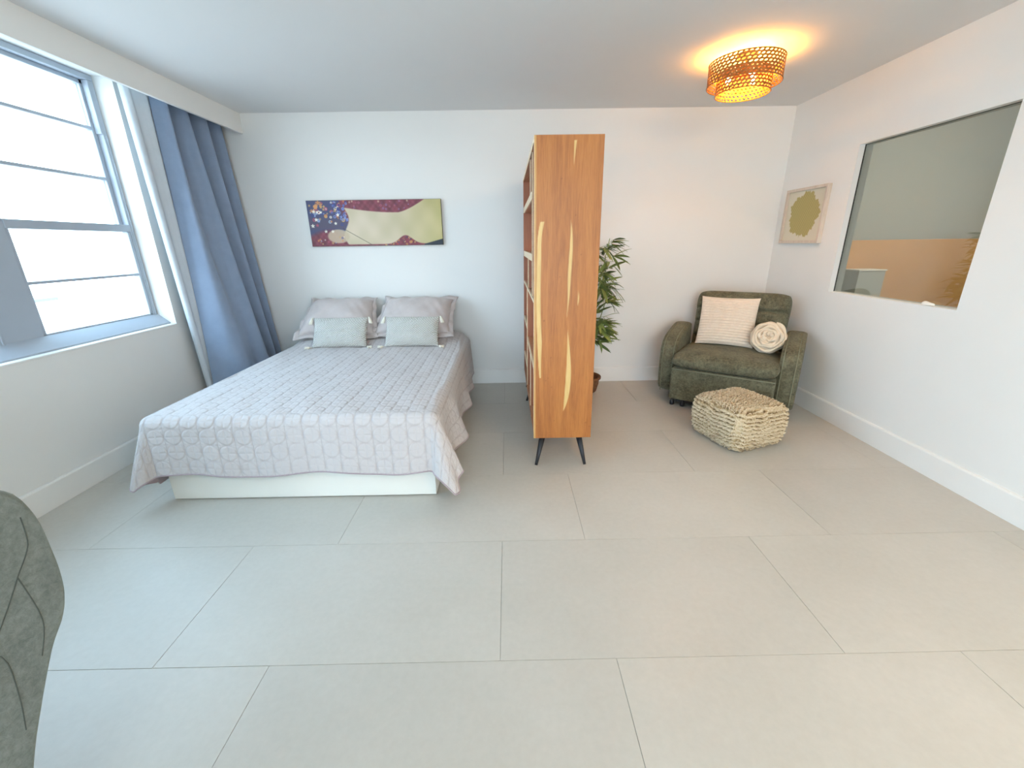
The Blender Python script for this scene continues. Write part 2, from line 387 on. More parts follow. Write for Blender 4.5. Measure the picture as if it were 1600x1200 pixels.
# sloping apron from frame to wall face
bm = bmesh.new()
vs = [bm.verts.new(c) for c in ((0.004, -1.94, 0.088), (0.085, -1.94, 0.022), (0.085, -1.94, 0.008), (0.004, -1.94, 0.0), (0.004, 2.289, 0.088), (0.085, 2.289, 0.022), (0.085, 2.289, 0.008), (0.004, 2.289, 0.0))]
for f in ((0,1,2,3),(7,6,5,4),(0,4,5,1),(1,5,6,2),(2,6,7,3),(3,7,4,0)): bm.faces.new([vs[i] for i in f])
obj('sloping_sill', bm, 'frame', w1)
wpart('bottom_rail', -2.76, -2.697, -0.94, 3.285, 0.822, 0.900)
wpart('head_rail', -2.76, -2.695, -0.94, 3.285, 2.415, 2.449)
wpart('jamb', -2.76, -2.695, 3.253, 3.285, 0.885, 2.415)
for k in range(4):
    y1 = 3.253 - 1.03*k; yA = y1 - 0.80      # glass unit between yA+.02 and y1-.02
    wpart('mullion', -2.765, -2.697, yA - 0.23, yA, 0.885, 2.415)
    sa = wpart('lower_sash_stile', -2.74, -2.70, y1-0.022, y1, 0.885, 1.488)
    wpart('lower_sash_stile', -2.74, -2.70, yA, yA+0.02, 0.885, 1.488)
    wpart('lower_sash_rail', -2.74, -2.70, yA, y1, 0.885, 0.908)
    wpart('meeting_rail', -2.745, -2.692, yA, y1, 1.488, 1.537)
    wpart('muntin', -2.735, -2.702, yA+0.02, y1-0.022, 1.187, 1.204)
    wpart('upper_sash_stile', -2.775, -2.735, y1-0.03, y1, 1.537, 2.415)
    wpart('upper_sash_stile', -2.775, -2.735, yA, yA+0.02, 1.537, 2.415)
    for z in (1.83, 2.135): wpart('muntin', -2.77, -2.735, yA+0.02, y1-0.03, z-0.010, z+0.010)
    wpart('upper_sash_rail', -2.775, -2.735, yA, y1, 2.39, 2.415)
    for z0, z1 in ((0.908, 1.187), (1.204, 1.488)): wpart('pane', -2.722, -2.717, yA+0.02, y1-0.022, z0, z1, 'glass', bev=0)
    for z0, z1 in ((1.537, 1.82), (1.84, 2.125), (2.145, 2.39)): wpart('pane', -2.757, -2.752, yA+0.02, y1-0.03, z0, z1, 'glass', bev=0)
    wpart('track_cover', -2.735, -2.695, y1-0.012, y1+0.008, 2.105, 2.415)
    wpart('track_cover', -2.70, -2.69, y1+0.012, y1+0.024, 0.885, 2.10)

# interior window in the right wall
w2 = bpy.data.objects.new('window_2', None); COL.objects.link(w2); w2.location = (XR, 2.86, WZ0); struct(w2)
def w2p(name, x0, x1, y0, y1, z0, z1, mat, bev=0.0):
    return box(name, x0-XR, x1-XR, y0-2.86, y1-2.86, z0-WZ0, z1-WZ0, mat, w2, bev=bev)
w2p('pane', XR+0.045, XR+0.053, W0+0.001, W1-0.001, WZ0+0.001, WZ1-0.001, 'glass_in')
w2p('glazing_bead', XR+0.040, XR+0.045, W1-0.003, W1, WZ0, WZ1, 'caster')
w2p('glazing_bead', XR+0.040, XR+0.045, W0, W1, WZ1-0.003, WZ1, 'seam_dark')
# frame around the daylight fill opening added in the unseen rear wall
d1 = struct(boxes('fill_opening_frame', [(-1.1, -1.02, YB-0.1, YB-0.02, 0, 2.35), (1.22, 1.3, YB-0.1, YB-0.02, 0, 2.35), (0.07, 0.13, YB-0.1, YB-0.02, 0.0, 2.28), (-1.02, 1.22, YB-0.1, YB-0.02, 2.28, 2.35)], 'frame'))

# adjoining room beyond the glass
struct(boxes('wall_far', [(XR+4.7, XR+4.8, YB, 6.1, 0, 3.4), (XR, XR+4.7, 6.0, 6.1, 0, 3.4), (XR, XR+0.1, D+0.12, 6.0, 0, 3.4), (XR, XR+0.1, YB, D+0.12, HC+0.1, 3.4), (XR+0.1, XR+4.7, YB-0.12, YB, HC, 3.4)], 'dim_wall'))

# outdoors, far below
bm = bmesh.new()
lo_ = [bm.verts.new(c) for c in ((-40, 20, -15.4), (-40, 33.5, -15.4), (-230, 193, -15.4), (-230, 20, -15.4))]; hi_ = [bm.verts.new((v.co.x, v.co.y, -15)) for v in lo_]
for k in range(4): bm.faces.new((lo_[k], lo_[(k+1) % 4], hi_[(k+1) % 4], hi_[k]))
bm.faces.new(lo_); bm.faces.new(hi_[::-1])
g = tag(obj('lawn', bm, 'green_out'), 'green lawn and trees far below, at lower left window pane', 'lawn'); g['kind'] = 'stuff'
for (x, y_, a, b, h, lab) in ((-112, 96, 14, 9, 5.5, 'low pale building outside seen in the lower left window pane'),):
    tb = thing('building', lab, 'building', (x, y_, -15))
    box('wall', -a/2, a/2, -b/2, b/2, 0, h, 'concrete_out', tb); box('roof', -a/2-0.4, a/2+0.4, -b/2-0.4, b/2+0.4, h, h+0.6, 'roof_out', tb)

# ---------------------------------------------------------------- curtain
def curtain():
    t = thing('curtain', 'blue-grey floor-length curtain hanging in loose folds beside the bed and window', 'curtain', (-2.43, 3.7, 0.0))
    # fold line in plan: (x, y) top -> bottom blended
    top = [(-2.44, 3.40), (-2.40, 3.42), (-2.36, 3.45), (-2.43, 3.50), (-2.50, 3.54), (-2.42, 3.60), (-2.37, 3.65), (-2.45, 3.71), (-2.50, 3.77), (-2.41, 3.83), (-2.38, 3.88), (-2.46, 3.94), (-2.49, 4.00), (-2.42, 4.06), (-2.40, 4.10), (-2.44, 4.14)]
    bot = [(-2.46, 3.36), (-2.40, 3.37), (-2.25, 3.40), (-2.17, 3.47), (-2.15, 3.56), (-2.18, 3.66), (-2.14, 3.75), (-2.20, 3.82), (-2.36, 3.87), (-2.30, 3.93), (-2.21, 3.97), (-2.27, 4.02), (-2.38, 4.06), (-2.30, 4.10), (-2.25, 4.13), (-2.30, 4.16)]
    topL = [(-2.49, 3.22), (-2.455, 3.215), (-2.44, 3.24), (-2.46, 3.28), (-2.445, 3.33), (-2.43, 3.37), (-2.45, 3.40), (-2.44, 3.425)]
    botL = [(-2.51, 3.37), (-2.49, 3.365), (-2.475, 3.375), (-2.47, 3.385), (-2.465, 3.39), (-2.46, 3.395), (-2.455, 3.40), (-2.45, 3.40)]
    def cr(P, s):
        P = np.array(P); n = len(P); x = s*(n-1); i = np.clip(np.floor(x).astype(int), 0, n-2); f = (x-i)[:, None]
        p0 = P[np.clip(i-1, 0, n-1)]; p1 = P[i]; p2 = P[i+1]; p3 = P[np.clip(i+2, 0, n-1)]
        return 0.5*((2*p1) + (-p0+p2)*f + (2*p0-5*p1+4*p2-p3)*f**2 + (-p0+3*p1-3*p2+p3)*f**3)
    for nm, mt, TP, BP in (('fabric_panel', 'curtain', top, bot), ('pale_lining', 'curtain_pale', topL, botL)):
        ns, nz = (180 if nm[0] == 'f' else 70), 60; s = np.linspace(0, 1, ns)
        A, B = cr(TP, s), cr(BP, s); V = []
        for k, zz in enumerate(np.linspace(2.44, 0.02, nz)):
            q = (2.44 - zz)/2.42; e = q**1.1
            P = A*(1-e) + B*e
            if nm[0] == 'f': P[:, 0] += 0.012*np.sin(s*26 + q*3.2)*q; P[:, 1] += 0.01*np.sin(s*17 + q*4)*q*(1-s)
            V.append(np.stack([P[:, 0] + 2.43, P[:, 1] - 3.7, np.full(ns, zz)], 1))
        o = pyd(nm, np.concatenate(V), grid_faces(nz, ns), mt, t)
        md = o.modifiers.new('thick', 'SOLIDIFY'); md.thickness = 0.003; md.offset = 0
    tube('rod', [(0.0, -0.62, 2.425), (0.0, 0.46, 2.425)], 0.008, 'frame', t)
curtain()

# ---------------------------------------------------------------- bed
BX0, BX1, BY0, BY1, BT = -1.93, -0.43, 2.12, 4.15, 0.50
bed = thing('bed', 'low white bed base and mattress under the quilted coverlet', 'bed', ((BX0+BX1)/2, BY0, 0))
cx = (BX0+BX1)/2
box('front_board', BX0-cx, BX1-cx, 0, 0.02, 0.006, 0.27, 'laminate', bed, bev=0.002)
box('side_board', BX0-cx, BX0-cx+0.02, 0.02, BY1-BY0, 0.006, 0.27, 'laminate', bed, bev=0.002)
box('side_board', BX1-cx-0.02, BX1-cx, 0.02, BY1-BY0, 0.006, 0.27, 'laminate', bed, bev=0.002)
box('plinth', BX0-cx+0.03, BX1-cx-0.03, 0.03, BY1-BY0, 0.0, 0.1, 'caster', bed)
box('mattress', BX0-cx+0.015, BX1-cx-0.015, 0.015, BY1-BY0, 0.2, BT, 'mattress', bed, bev=0.045, seg=4, smooth=True)

def coverlet():
    t = thing('coverlet', 'pale mauve-grey quilted coverlet with stitched rings draped over the bed', 'coverlet', (cx, BY0, 0))
    ovf, ovl, ovr = 0.365, 0.45, 0.40
    Wd = BX1 - BX0; L = 1.93
    na, nb = 300, 300
    a = np.linspace(-ovl, Wd + ovr, na); b = np.linspace(-ovf, L, nb)
    # rounded cloth corners
    A, B = np.meshgrid(a, b, indexing='ij')
    Au, Bu = A.copy(), B.copy()
    def drop(d, flare, R=0.055):
        """arc over the mattress edge, then hanging with some flare -> (out, down)"""
        arc = R*PI/2; th = np.clip(d, 0, arc)/R
        h = R*np.sin(th); v = R*(1-np.cos(th)); e = np.clip(d-arc, 0, None)
        hh = e*flare; return h + hh, v + e*np.sqrt(np.clip(1-flare**2, 0, 1))
    dal, dar, db = np.clip(-A, 0, None), np.clip(A-Wd, 0, None), np.clip(-B, 0, None)
    da = np.maximum(dal, dar); sgn = np.where(dal > 0, -1.0, 1.0)
    d = np.sqrt(da**2 + db**2)
    # rounded cloth corner: limit d smoothly
    lim = np.where(A < 0, 0.43, 0.485)
    k = np.where(d > lim, lim/np.maximum(d, 1e-6), 1.0); both = (da > 0) & (db > 0)
    k = np.where(both, k, 1.0); da, db, d = da*k, db*k, d*k
    phi = np.arctan2(da, db + 1e-9)
    phi = np.where(d < 1e-6, 0, phi)
    yy = B
    side = np.sin(phi)**2
    wave_r = 0.5 + 0.5*np.sin(yy*2*PI/0.52 + 2.2 + 0.6*np.sin(yy*5)); wave_l = 0.5 + 0.5*np.sin(yy*2*PI/0.6 + 1.0)
    fl_side = np.where(sgn > 0, 0.05 + 0.26*wave_r**2*np.clip(1.2 - yy*0.45, 0, 1), 0.03 + 0.10*wave_l*np.clip(yy, 0, 1))
    fl_front = 0.02 + 0.035*(0.5 + 0.5*np.sin(A*2*PI/0.31 + 0.7*np.sin(A*4)))
    fl_c = np.where(sgn > 0, 0.30, 0.30)
    flare = np.where(da > 0, np.where(db > 0, fl_front*np.cos(phi)**2 + fl_side*side + fl_c*np.abs(np.sin(2*phi))**1.4, fl_side), fl_front)
    h, v = drop(d, np.clip(flare, 0, 0.9))
    fold = np.where(both, phi, np.where(da > 0, PI/2, 0.0))
    # corner cloth swings to the front of the bed rather than evenly around
    ox = h*np.sin(fold)*sgn; oy = -h*np.cos(fold)
    X = np.clip(A, 0, Wd) - Wd/2 + ox; Y = np.clip(B, 0, None) + oy
    top = BT + 0.022
    Z = top - v
    head = 1/(1+np.exp(-(B-1.62)/0.05))
    edge = np.clip(np.minimum(A + 0.02, Wd + 0.02 - A)/0.16, 0, 1)**0.6
    Z = Z + 0.085*head*edge*(1 - 0.10*np.cos(np.clip(A/Wd, 0, 1)*4*PI))*np.where(d > 0, 0.0, 1.0)
    Z += 0.004*np.sin(A*9 + 2*B)*np.sin(B*7)*(d == 0) + 0.0025*np.sin(A*31 + 4*np.sin(B*5))*(d == 0)
    Z += 0.012*np.where((da == 0) & (db > 0), (db/ovf)*np.sin(A*2*PI/0.75 + 0.4), 0)
    Z = np.maximum(Z, 0.022 + 0.0*Z)
    V = np.stack([X, Y, Z], -1).reshape(-1, 3); F = grid_faces(na, nb)
    me = bpy.data.meshes.new('quilted_top'); me.from_pydata(V.tolist(), [], F.tolist())
    uvl = me.uv_layers.new(name='UVMap'); li = np.zeros(len(me.loops), dtype=np.int32); me.loops.foreach_get('vertex_index', li)
    UV = np.stack([Au, Bu], -1).reshape(-1, 2)[li]; uvl.data.foreach_set('uv', UV.ravel())
    o = link('quilted_top', me, 'quilt', t, True)
    # orientation: normals up
    me.flip_normals() if me.polygons[(na//2)*(nb-1)+nb//2].normal.z < 0 else None
    o2 = o
    # lining just beneath
    m2 = me.copy(); m2.materials.clear()
    nv = len(m2.vertices); co = np.zeros(nv*3); m2.vertices.foreach_get('co', co); no = np.zeros(nv*3); m2.vertex_normals.foreach_get('vector', no)
    m2.vertices.foreach_set('co', co - 0.006*no); link('lining', m2, 'lining', t, True)
    # hem binding
    G = V.reshape(na, nb, 3)
    hem = [G[0, j] for j in range(nb-1, 0, -3)] + [G[i, 0] for i in range(0, na, 3)] + [G[-1, j] for j in range(1, nb, 3)]
    pts = [hem[0]]
    for q in hem[1:]:
        if np.linalg.norm(q-pts[-1]) > 0.006: pts.append(q)
    tube('hem', [tuple(q) for q in pts], 0.0045, 'lining', t, 6)
coverlet()

def pillow(name, label, cat, w_, h_, T, mat, loc, tilt, rz, group, pinch=0.05, flange=0.0, power=2.4, n=46, fn=None, tl_=0.0, tr_=0.0):
    t = thing(name, label, cat, loc, rz, group)
    ct, st = math.cos(tilt), math.sin(tilt)
    def xf(V):
        V = V.copy(); V[:, 2] += h_/2
        q = np.clip(V[:, 2]/h_, 0, 1)**1.5
        V[:, 0] *= 1 - q*np.where(V[:, 0] < 0, tl_, tr_)
        y0, z0 = V[:, 1].copy(), V[:, 2].copy()
        V[:, 1] = y0*ct + z0*st; V[:, 2] = -y0*st + z0*ct
        return V
    o = slab('cover', w_, h_, T, mat, t, n=n, power=power, corner=-0.015, pinch=pinch, front_fn=fn, xf=xf)
    return t, xf
def wr(seed):
    r = np.random.default_rng(seed); a = r.uniform(0, 6, 6)
    def f(U, V): return 0.010*np.sin(5*U + a[0] + 2*V)*np.sin(3*V + a[1]) + 0.006*np.sin(13*U + a[2] - 6*V) * (0.4 + 0.6*V**2) + 0.004*np.sin(23*U+9*V+a[3])*np.abs(U)
    return f
def sham(loc, rz, label, seed, tl_, tr_):
    w_, h_ = 0.67, 0.405
    t, xf = pillow('bed_pillow', label, 'pillow', w_, h_, 0.25, 'sham', loc, math.radians(50), rz, 'large pillows at the head of the bed', fn=wr(seed), pinch=0.05, power=3.0, tl_=tl_, tr_=tr_)
    # flat flange with pointed corners
    n = 41; s = np.linspace(-1, 1, n); ring = []
    def outline(k, e):
        q = []
        for u in s[:-1]: q.append((u, -1))
        for v in s[:-1]: q.append((1, v))
        for u in -s[:-1]: q.append((u, 1))
        for v in -s[:-1]: q.append((-1, v))
        q = np.array(q); m = 0.07
        X = (w_/2)*q[:, 0]*(1 - m*(1-q[:, 1]**2)) + e*q[:, 0]; Z = (h_/2)*q[:, 1]*(1 - m*(1-q[:, 0]**2)) + e*q[:, 1]
        Y = 0.012*np.sin(np.arange(len(q))*0.55 + seed)*(e > 0)
        return np.stack([X, Y, Z], 1)
    A, B, C = outline(0, -0.02), outline(1, 0.02), outline(2, 0.045); m = len(A)
    V = xf(np.concatenate([A, B, C])); F = []
    for r in range(2):
        for i in range(m): F.append((r*m+i, r*m+(i+1) % m, (r+1)*m+(i+1) % m, (r+1)*m+i))
    o = pyd('flange', V, F, 'sham', t); md = o.modifiers.new('th', 'SOLIDIFY'); md.thickness = 0.004
    return t
sham((-1.545, 3.76, 0.615), 0.03, 'large pale mauve pillow with flanged edge, left one at the head of the bed', 1, 0.20, 0.18)
sham((-0.865, 3.76, 0.615), -0.03, 'large pale mauve pillow with flanged edge, right one at the head of the bed', 2, 0.18, -0.01)

def lumbar(loc, rz, label):
    w_, h_ = 0.47, 0.27
    t, xf = pillow('throw_pillow', label, 'pillow', w_, h_, 0.13, 'knit', loc, math.radians(30), rz, 'small knitted pillows on the bed', pinch=0.03, power=2.6)
    for sx in (-1, 1):
        for sz in (-1, 1):
            c = xf(np.array([[sx*(w_/2+0.004), 0, sz*(h_/2)]]))[0]
            bm = bmesh.new(); dx = sx*0.020; up = sz > 0
            tube_bm(bm, [c, c + np.array([dx*0.4, -0.012, 0.004])], 0.004, 6)
            e = c + np.array([dx*0.4, -0.012, 0.004])
            for k in range(14):
                an = 2*PI*k/14; r = 0.014
                tip = e + np.array([dx*0.9 + r*math.cos(an), -0.02 + r*math.sin(an)*0.6, (-0.052 if up else -0.008 + 0.008*math.sin(an*2))])
                if not up: tip = e + np.array([dx*1.3 + 0.016*math.cos(an), -0.022 + 0.01*math.sin(an), max(-0.012, 0.008*math.sin(3*an))])
                tube_bm(bm, [e, (e+tip)/2 + np.array([0.003*math.cos(an), 0.003*math.sin(an), 0.0]), tip], [0.004, 0.0045, 0.0035], 5)
            obj('tassel', bm, 'tassel', t, True)
lumbar((-1.475, 3.62, 0.535), 0.02, 'small white knitted pillow with tassels, left one on the coverlet')
lumbar((-0.845, 3.61, 0.535), -0.02, 'small white knitted pillow with tassels, right one on the coverlet')

# ---------------------------------------------------------------- bookshelf
SX0, SX1, SY0, SY1, SZ0, SZ1 = 0.152, 0.518, 2.48, 4.06, 0.176, 1.902
sh = thing('bookshelf', 'tall open honey-coloured wooden bookshelf standing end-on in mid-room', 'bookshelf', (0.335, 3.27, 0))
ox, oy = 0.335, 3.27
def painted_panel():
    # near end panel with sapwood streaks carried in the grain
    nx, nz = 90, 360; x = np.linspace(0, 1, nx); z = np.linspace(0, 1, nz)
    Xg, Zg = np.meshgrid(x, z, indexing='ij')
    sap = np.zeros_like(Xg)
    def lens(z0, z1, xf, wf):
        nonlocal sap
        tt = np.clip((Zg-z0)/(z1-z0), 0, 1); inside = (Zg > z0) & (Zg < z1)
        lo, hi = xf(tt), xf(tt) + wf(tt)
        m = np.clip((Xg-lo)/0.008, 0, 1)*np.clip((hi-Xg)/0.012, 0, 1)*inside; sap = np.maximum(sap, m)
    wob = lambda t: 0.006*np.sin(t*9)
    lens(0.235, 0.755, lambda t: 0.035 + 0.055*(1-t)**6 + 0.05*np.clip((t-0.85)/0.15, 0, 1)**2 + wob(t), lambda t: (0.088 - 0.055*np.clip(1-t*4, 0, 1) - 0.02*t)*1.0)
    lens(0.235, 0.30, lambda t: 0.085 + 0*t, lambda t: 0.03*t)
    lens(0.43, 0.765, lambda t: 0.515 + 0.03*t + wob(t), lambda t: 0.075*np.sin(PI*np.clip(t, 0, 1))**0.8*(0.45+0.65*t))
    lens(0.105, 0.42, lambda t: 0.50 + 0.045*np.sin(PI*t*0.6) + 0*t, lambda t: 0.105*np.sin(PI*np.clip(t, 0, 1)**0.8)**0.9*(1.1-0.5*t))
    lens(0.48, 0.545, lambda t: 0.685 + 0.01*t, lambda t: 0.028*np.sin(PI*t))
    lens(0.90, 0.985, lambda t: 0.565 + 0.0*t, lambda t: 0.045*t)
    sap = np.maximum(sap, 0.55*np.clip((0.03-Xg)/0.006, 0, 1)); knot = np.zeros_like(Xg)
    for kx, kz, r in ((0.40, 0.88, 0.006), (0.40, 0.585, 0.006), (0.16, 0.44, 0.009), (0.28, 0.31, 0.007), (0.62, 0.775, 0.006), (0.72, 0.655, 0.006), (0.24, 0.235, 0.006), (0.2, 0.225, 0.006), (0.3, 0.2, 0.006), (0.9, 0.06, 0.007), (0.97, 0.045, 0.006), (0.05, 0.05, 0.006), (0.35, 0.07, 0.006)):
        knot = np.maximum(knot, np.clip(1.3 - np.sqrt(((Xg-kx)*0.366)**2 + ((Zg-kz)*1.72)**2)/(r*0.55), 0, 1)*0.7)
    # one box-like mesh: dense front, simple rest
    w_, h_ = SX1-SX0, SZ1-SZ0; T = 0.024
    V = np.stack([Xg*w_ + SX0 - ox, np.zeros_like(Xg) + SY0 - oy, Zg*h_ + SZ0], -1).reshape(-1, 3)
    F = grid_faces(nx, nz).tolist(); n0 = len(V)
    B = np.array([(SX0-ox, SY0-oy+T, SZ0), (SX1-ox, SY0-oy+T, SZ0), (SX1-ox, SY0-oy+T, SZ1), (SX0-ox, SY0-oy+T, SZ1)])
    V = np.concatenate([V, B]); idx = lambda i, j: i*nz+j
    F.append([n0, n0+3, n0+2, n0+1])
    F.append([idx(i, 0) for i in range(nx)] + [n0+1, n0]); F.append([idx(i, nz-1) for i in range(nx-1, -1, -1)] + [n0+3, n0+2])
    F.append([idx(0, j) for j in range(nz-1, -1, -1)] + [n0, n0+3]); F.append([idx(nx-1, j) for j in range(nz)] + [n0+2, n0+1])
    o = pyd('end_panel', V, F, 'wood', sh, False)
    for nm, arr in (('sap', sap), ('knot', knot)):
        at = o.data.attributes.new(nm, 'FLOAT', 'POINT'); at.data.foreach_set('value', np.concatenate([arr.ravel(), np.zeros(4)]))
painted_panel()
def sp_(name, x0, x1, y0, y1, z0, z1, mat, bev=0.0015, label=None, par=None): return box(name, x0-ox, x1-ox, y0-oy, y1-oy, z0, z1, mat, par or sh, bev=bev, label=label)
sp_('end_panel', SX0, SX1, SY1-0.024, SY1, SZ0, SZ1, 'wood_in')
sp_('top_panel', SX0, SX1, SY0+0.024, SY1-0.024, SZ1-0.026, SZ1, 'wood_h')
sp_('bottom_panel', SX0, SX1, SY0+0.024, SY1-0.024, SZ0, SZ0+0.026, 'wood_h')
e = 0.003
def shelf(y0, y1, z, th=0.022, edge=True):
    s = sp_('shelf_board', SX0+0.012, SX1-0.006, y0, y1, z-th/2, z+th/2, 'wood_h')
    if edge: sp_('edge_strip', SX0+0.002, SX0+0.012, y0, y1, z-th/2, z+th/2, 'wood_pale', 0.001, 'pale wooden front edge', s)
def divider(y_, z0, z1, th=0.022):
    s = sp_('divider', SX0+0.010, SX1-0.006, y_-th/2, y_+th/2, z0, z1, 'wood_in')
    sp_('edge_strip', SX0+0.003, SX0+0.010, y_-th/2, y_+th/2, z0, z1, 'wood_pale', 0.001, 'pale wooden front edge', s)
shelf(2.78, 4.036, 1.645, 0.045); shelf(2.78, 4.036, 1.285, 0.045)
shelf(2.504, 4.036, 1.035, 0.018)
shelf(3.51, 4.036, 0.705, 0.03); shelf(2.504, 3.49, 0.62, 0.02); shelf(3.51, 4.036, 0.36, 0.03)
divider(3.0, 1.668, 1.875); divider(2.77, 1.045, 1.875, 0.018); divider(3.5, 0.203, 1.025); divider(3.3, 1.046, 1.262, 0.018)
divider(3.0, 0.203, 0.609, 0.018)
# pale left edge of the near panel
sp_('edge_strip', SX0-0.0015, SX0+0.0005, SY0+0.001, SY0+0.024, SZ0, SZ1, 'wood_pale', 0.0, 'pale wooden front edge')
sp_('edge_strip', SX0-0.0015, SX0+0.0005, SY0+0.024, SY1, SZ1-0.026, SZ1, 'wood_pale', 0.0, 'pale wooden front edge')
for (tx, ty, bx_, by_) in ((0.214, 2.535, 0.165, 2.445), (0.447, 2.535, 0.481, 2.445), (0.214, 3.60, 0.158, 3.64), (0.447, 3.60, 0.49, 3.64), (0.214, 3.99, 0.175, 4.03), (0.447, 3.99, 0.49, 4.03)):
    tube('leg', [(bx_-ox, by_-oy, 0.0), (tx-ox, ty-oy, SZ0)], [0.009, 0.021], 'black_metal', sh, 12)

# ---------------------------------------------------------------- bamboo plant in a basket
pl = thing('potted_bamboo', 'leafy green bamboo plant in a brown basket behind the bookshelf', 'plant', (0.71, 3.86, 0))
prof = [(0.10, 0.0), (0.125, 0.02), (0.145, 0.09), (0.15, 0.13), (0.165, 0.145), (0.165, 0.16), (0.15, 0.165), (0.135, 0.15), (0.13, 0.13)]
lathe('basket', prof, 'basket', pl, 36); lathe('soil', [(0.0005, 0.118), (0.132, 0.12), (0.134, 0.128), (0.0005, 0.135)], 'soil', pl, 24)
# leaf mesh
def leafmesh():
    bm = bmesh.new(); n = 6; L = 0.115; Lf, Rt, C = [], [], []
    for i in range(n+1):
        s = i/n; wd = 0.0085*math.sin(PI*min(1, s*0.94+0.06))**0.7*(1-s*0.25); zz = -0.022*s*s
        C.append(bm.verts.new((L*s, 0, zz-0.0015))); Lf.append(bm.verts.new((L*s, wd, zz))); Rt.append(bm.verts.new((L*s, -wd, zz)))
    for i in range(n):
        bm.faces.new((C[i], C[i+1], Lf[i+1], Lf[i])); bm.faces.new((Rt[i], Rt[i+1], C[i+1], C[i]))
    me = bpy.data.meshes.new('leaf'); bm.to_mesh(me); bm.free(); me.materials.append(M['leaf'])
    me.polygons.foreach_set('use_smooth', [True]*len(me.polygons)); return me
lm = leafmesh()
nl = 0
canes = []
for k, (an, lean, h) in enumerate(((0.1, 0.16, 1.40), (1.2, 0.12, 1.30), (2.6, 0.2, 1.15), (4.0, 0.10, 1.35), (5.3, 0.2, 1.25), (0.5, 0.26, 1.05))):
    dx, dy = math.cos(an)*lean, math.sin(an)*lean*0.6
    path = [(dx*0.15 + dx*s**1.6, dy*0.15 + dy*s**1.6, 0.12 + (h-0.12)*s) for s in np.linspace(0, 1, 9)]
    tube('cane', path, [0.007 - 0.0045*i/8 for i in range(9)], 'cane', pl, 7); canes.append(path)
random.seed(11)
twig_bm = bmesh.new()
while nl < 290:
    path = random.choice(canes); s = random.uniform(0.28, 1.0)*8; i = min(7, int(s)); f = s - i
    q = Vector(path[i]).lerp(Vector(path[i+1]), f)
    an = random.uniform(-PI*0.6, PI*0.6); ln = random.uniform(0.07, 0.21)
    e_ = q + Vector((math.cos(an)*ln, math.sin(an)*ln*0.75, random.uniform(0.0, 0.10)))
    if e_.x > 0.24: e_.x = random.uniform(0.16, 0.25)
    if e_.y > 0.20: e_.y = 0.20
    if e_.x < 0.06 or e_.z < 0.42: continue
    if e_.z > 0.95 and random.random() < 0.35: continue
    tube_bm(twig_bm, [q, (q+e_)/2 + Vector((0, 0, 0.015)), e_], [0.0022, 0.0018, 0.0012], 4)
    for m_ in range(random.randint(4, 6)):
        o = bpy.data.objects.new('leaf', lm); COL.objects.link(o); o.parent = pl
        b = q.lerp(e_, random.uniform(0.55, 1.0)) if m_ else e_
        o.location = b; sc = random.uniform(0.95, 1.5); o.scale = (sc, sc*1.55, sc)
        o.rotation_euler = (random.uniform(-0.7, 0.7), random.uniform(-0.55, 0.75), an + random.uniform(-0.95, 0.95))
        # keep leaf tips clear of wall and shelf
        tip = b + Vector((math.cos(o.rotation_euler.z), math.sin(o.rotation_euler.z), 0))*0.115*sc
        if tip.y > 0.30: o.rotation_euler.z = -abs(o.rotation_euler.z)*0.5
        if tip.x < -0.17: o.rotation_euler.z = o.rotation_euler.z*0.3
        nl += 1
tw = obj('twigs', twig_bm, 'cane', pl, True); tw['kind'] = 'stuff'

# ---------------------------------------------------------------- armchair
AZ = -math.radians(35.5); AO = (1.70, 3.24)
ch = thing('armchair', 'wide olive green velvet armchair angled in the corner by the white pouf', 'armchair', (AO[0], AO[1], 0), AZ)
box('base_panel', -0.385, 0.385, 0.0, 0.60, 0.065, 0.345, 'velvet', ch, bev=0.018, seg=4, smooth=True)
tube('piping', [(-0.385, -0.004, 0.337), (0.385, -0.004, 0.337)], 0.005, 'velvet_seam', ch, 8, 'lighter piping along the front seam')
def seat_fn(U, V): return 0.012*np.cos(U*PI/2)*np.cos(V*PI/2)
def flatten(V):   # slab x,y(thickness),z(height) -> lying seat
    W = V.copy(); W[:, 0] = V[:, 0]; W[:, 1] = V[:, 2] + 0.305; W[:, 2] = -V[:, 1] + 0.41
    q = np.clip((0.05 - W[:, 1])/0.1, 0, 1); W[:, 2] -= 0.015*q
    return W
slab('seat', 0.80, 0.64, 0.135, 'velvet', ch, n=44, power=9, corner=0.03, front_fn=seat_fn, xf=flatten)
def back_fn(U, V):
    d = np.full_like(U, 0.05)
    for s in (-0.35, 0.08, 0.48): d -= 0.055*np.exp(-((V-s-0.015*np.sin(U*7))/0.032)**2)*np.clip(1.2-np.abs(U)*0.1, 0, 1)
    d += 0.008*np.sin(U*14 + V*5)*np.exp(-((np.abs(V-0.08) % 0.43)/0.2)**2); return d
tb = math.radians(13)
def backxf(V):
    W = V.copy(); z = V[:, 2] + 0.31; y_ = V[:, 1]
    W[:, 1] = y_*math.cos(tb) + z*math.sin(tb) + 0.58; W[:, 2] = -y_*math.sin(tb) + z*math.cos(tb) + 0.33
    W[:, 0] *= 1 + 0.03*np.clip((z-0.3)/0.3, 0, 1)
    W[:, 1] = np.minimum(W[:, 1], 0.79)
    return W
slab('backrest', 0.74, 0.61, 0.12, 'velvet', ch, n=70, power=10, corner=0.07, front_fn=back_fn, xf=backxf)
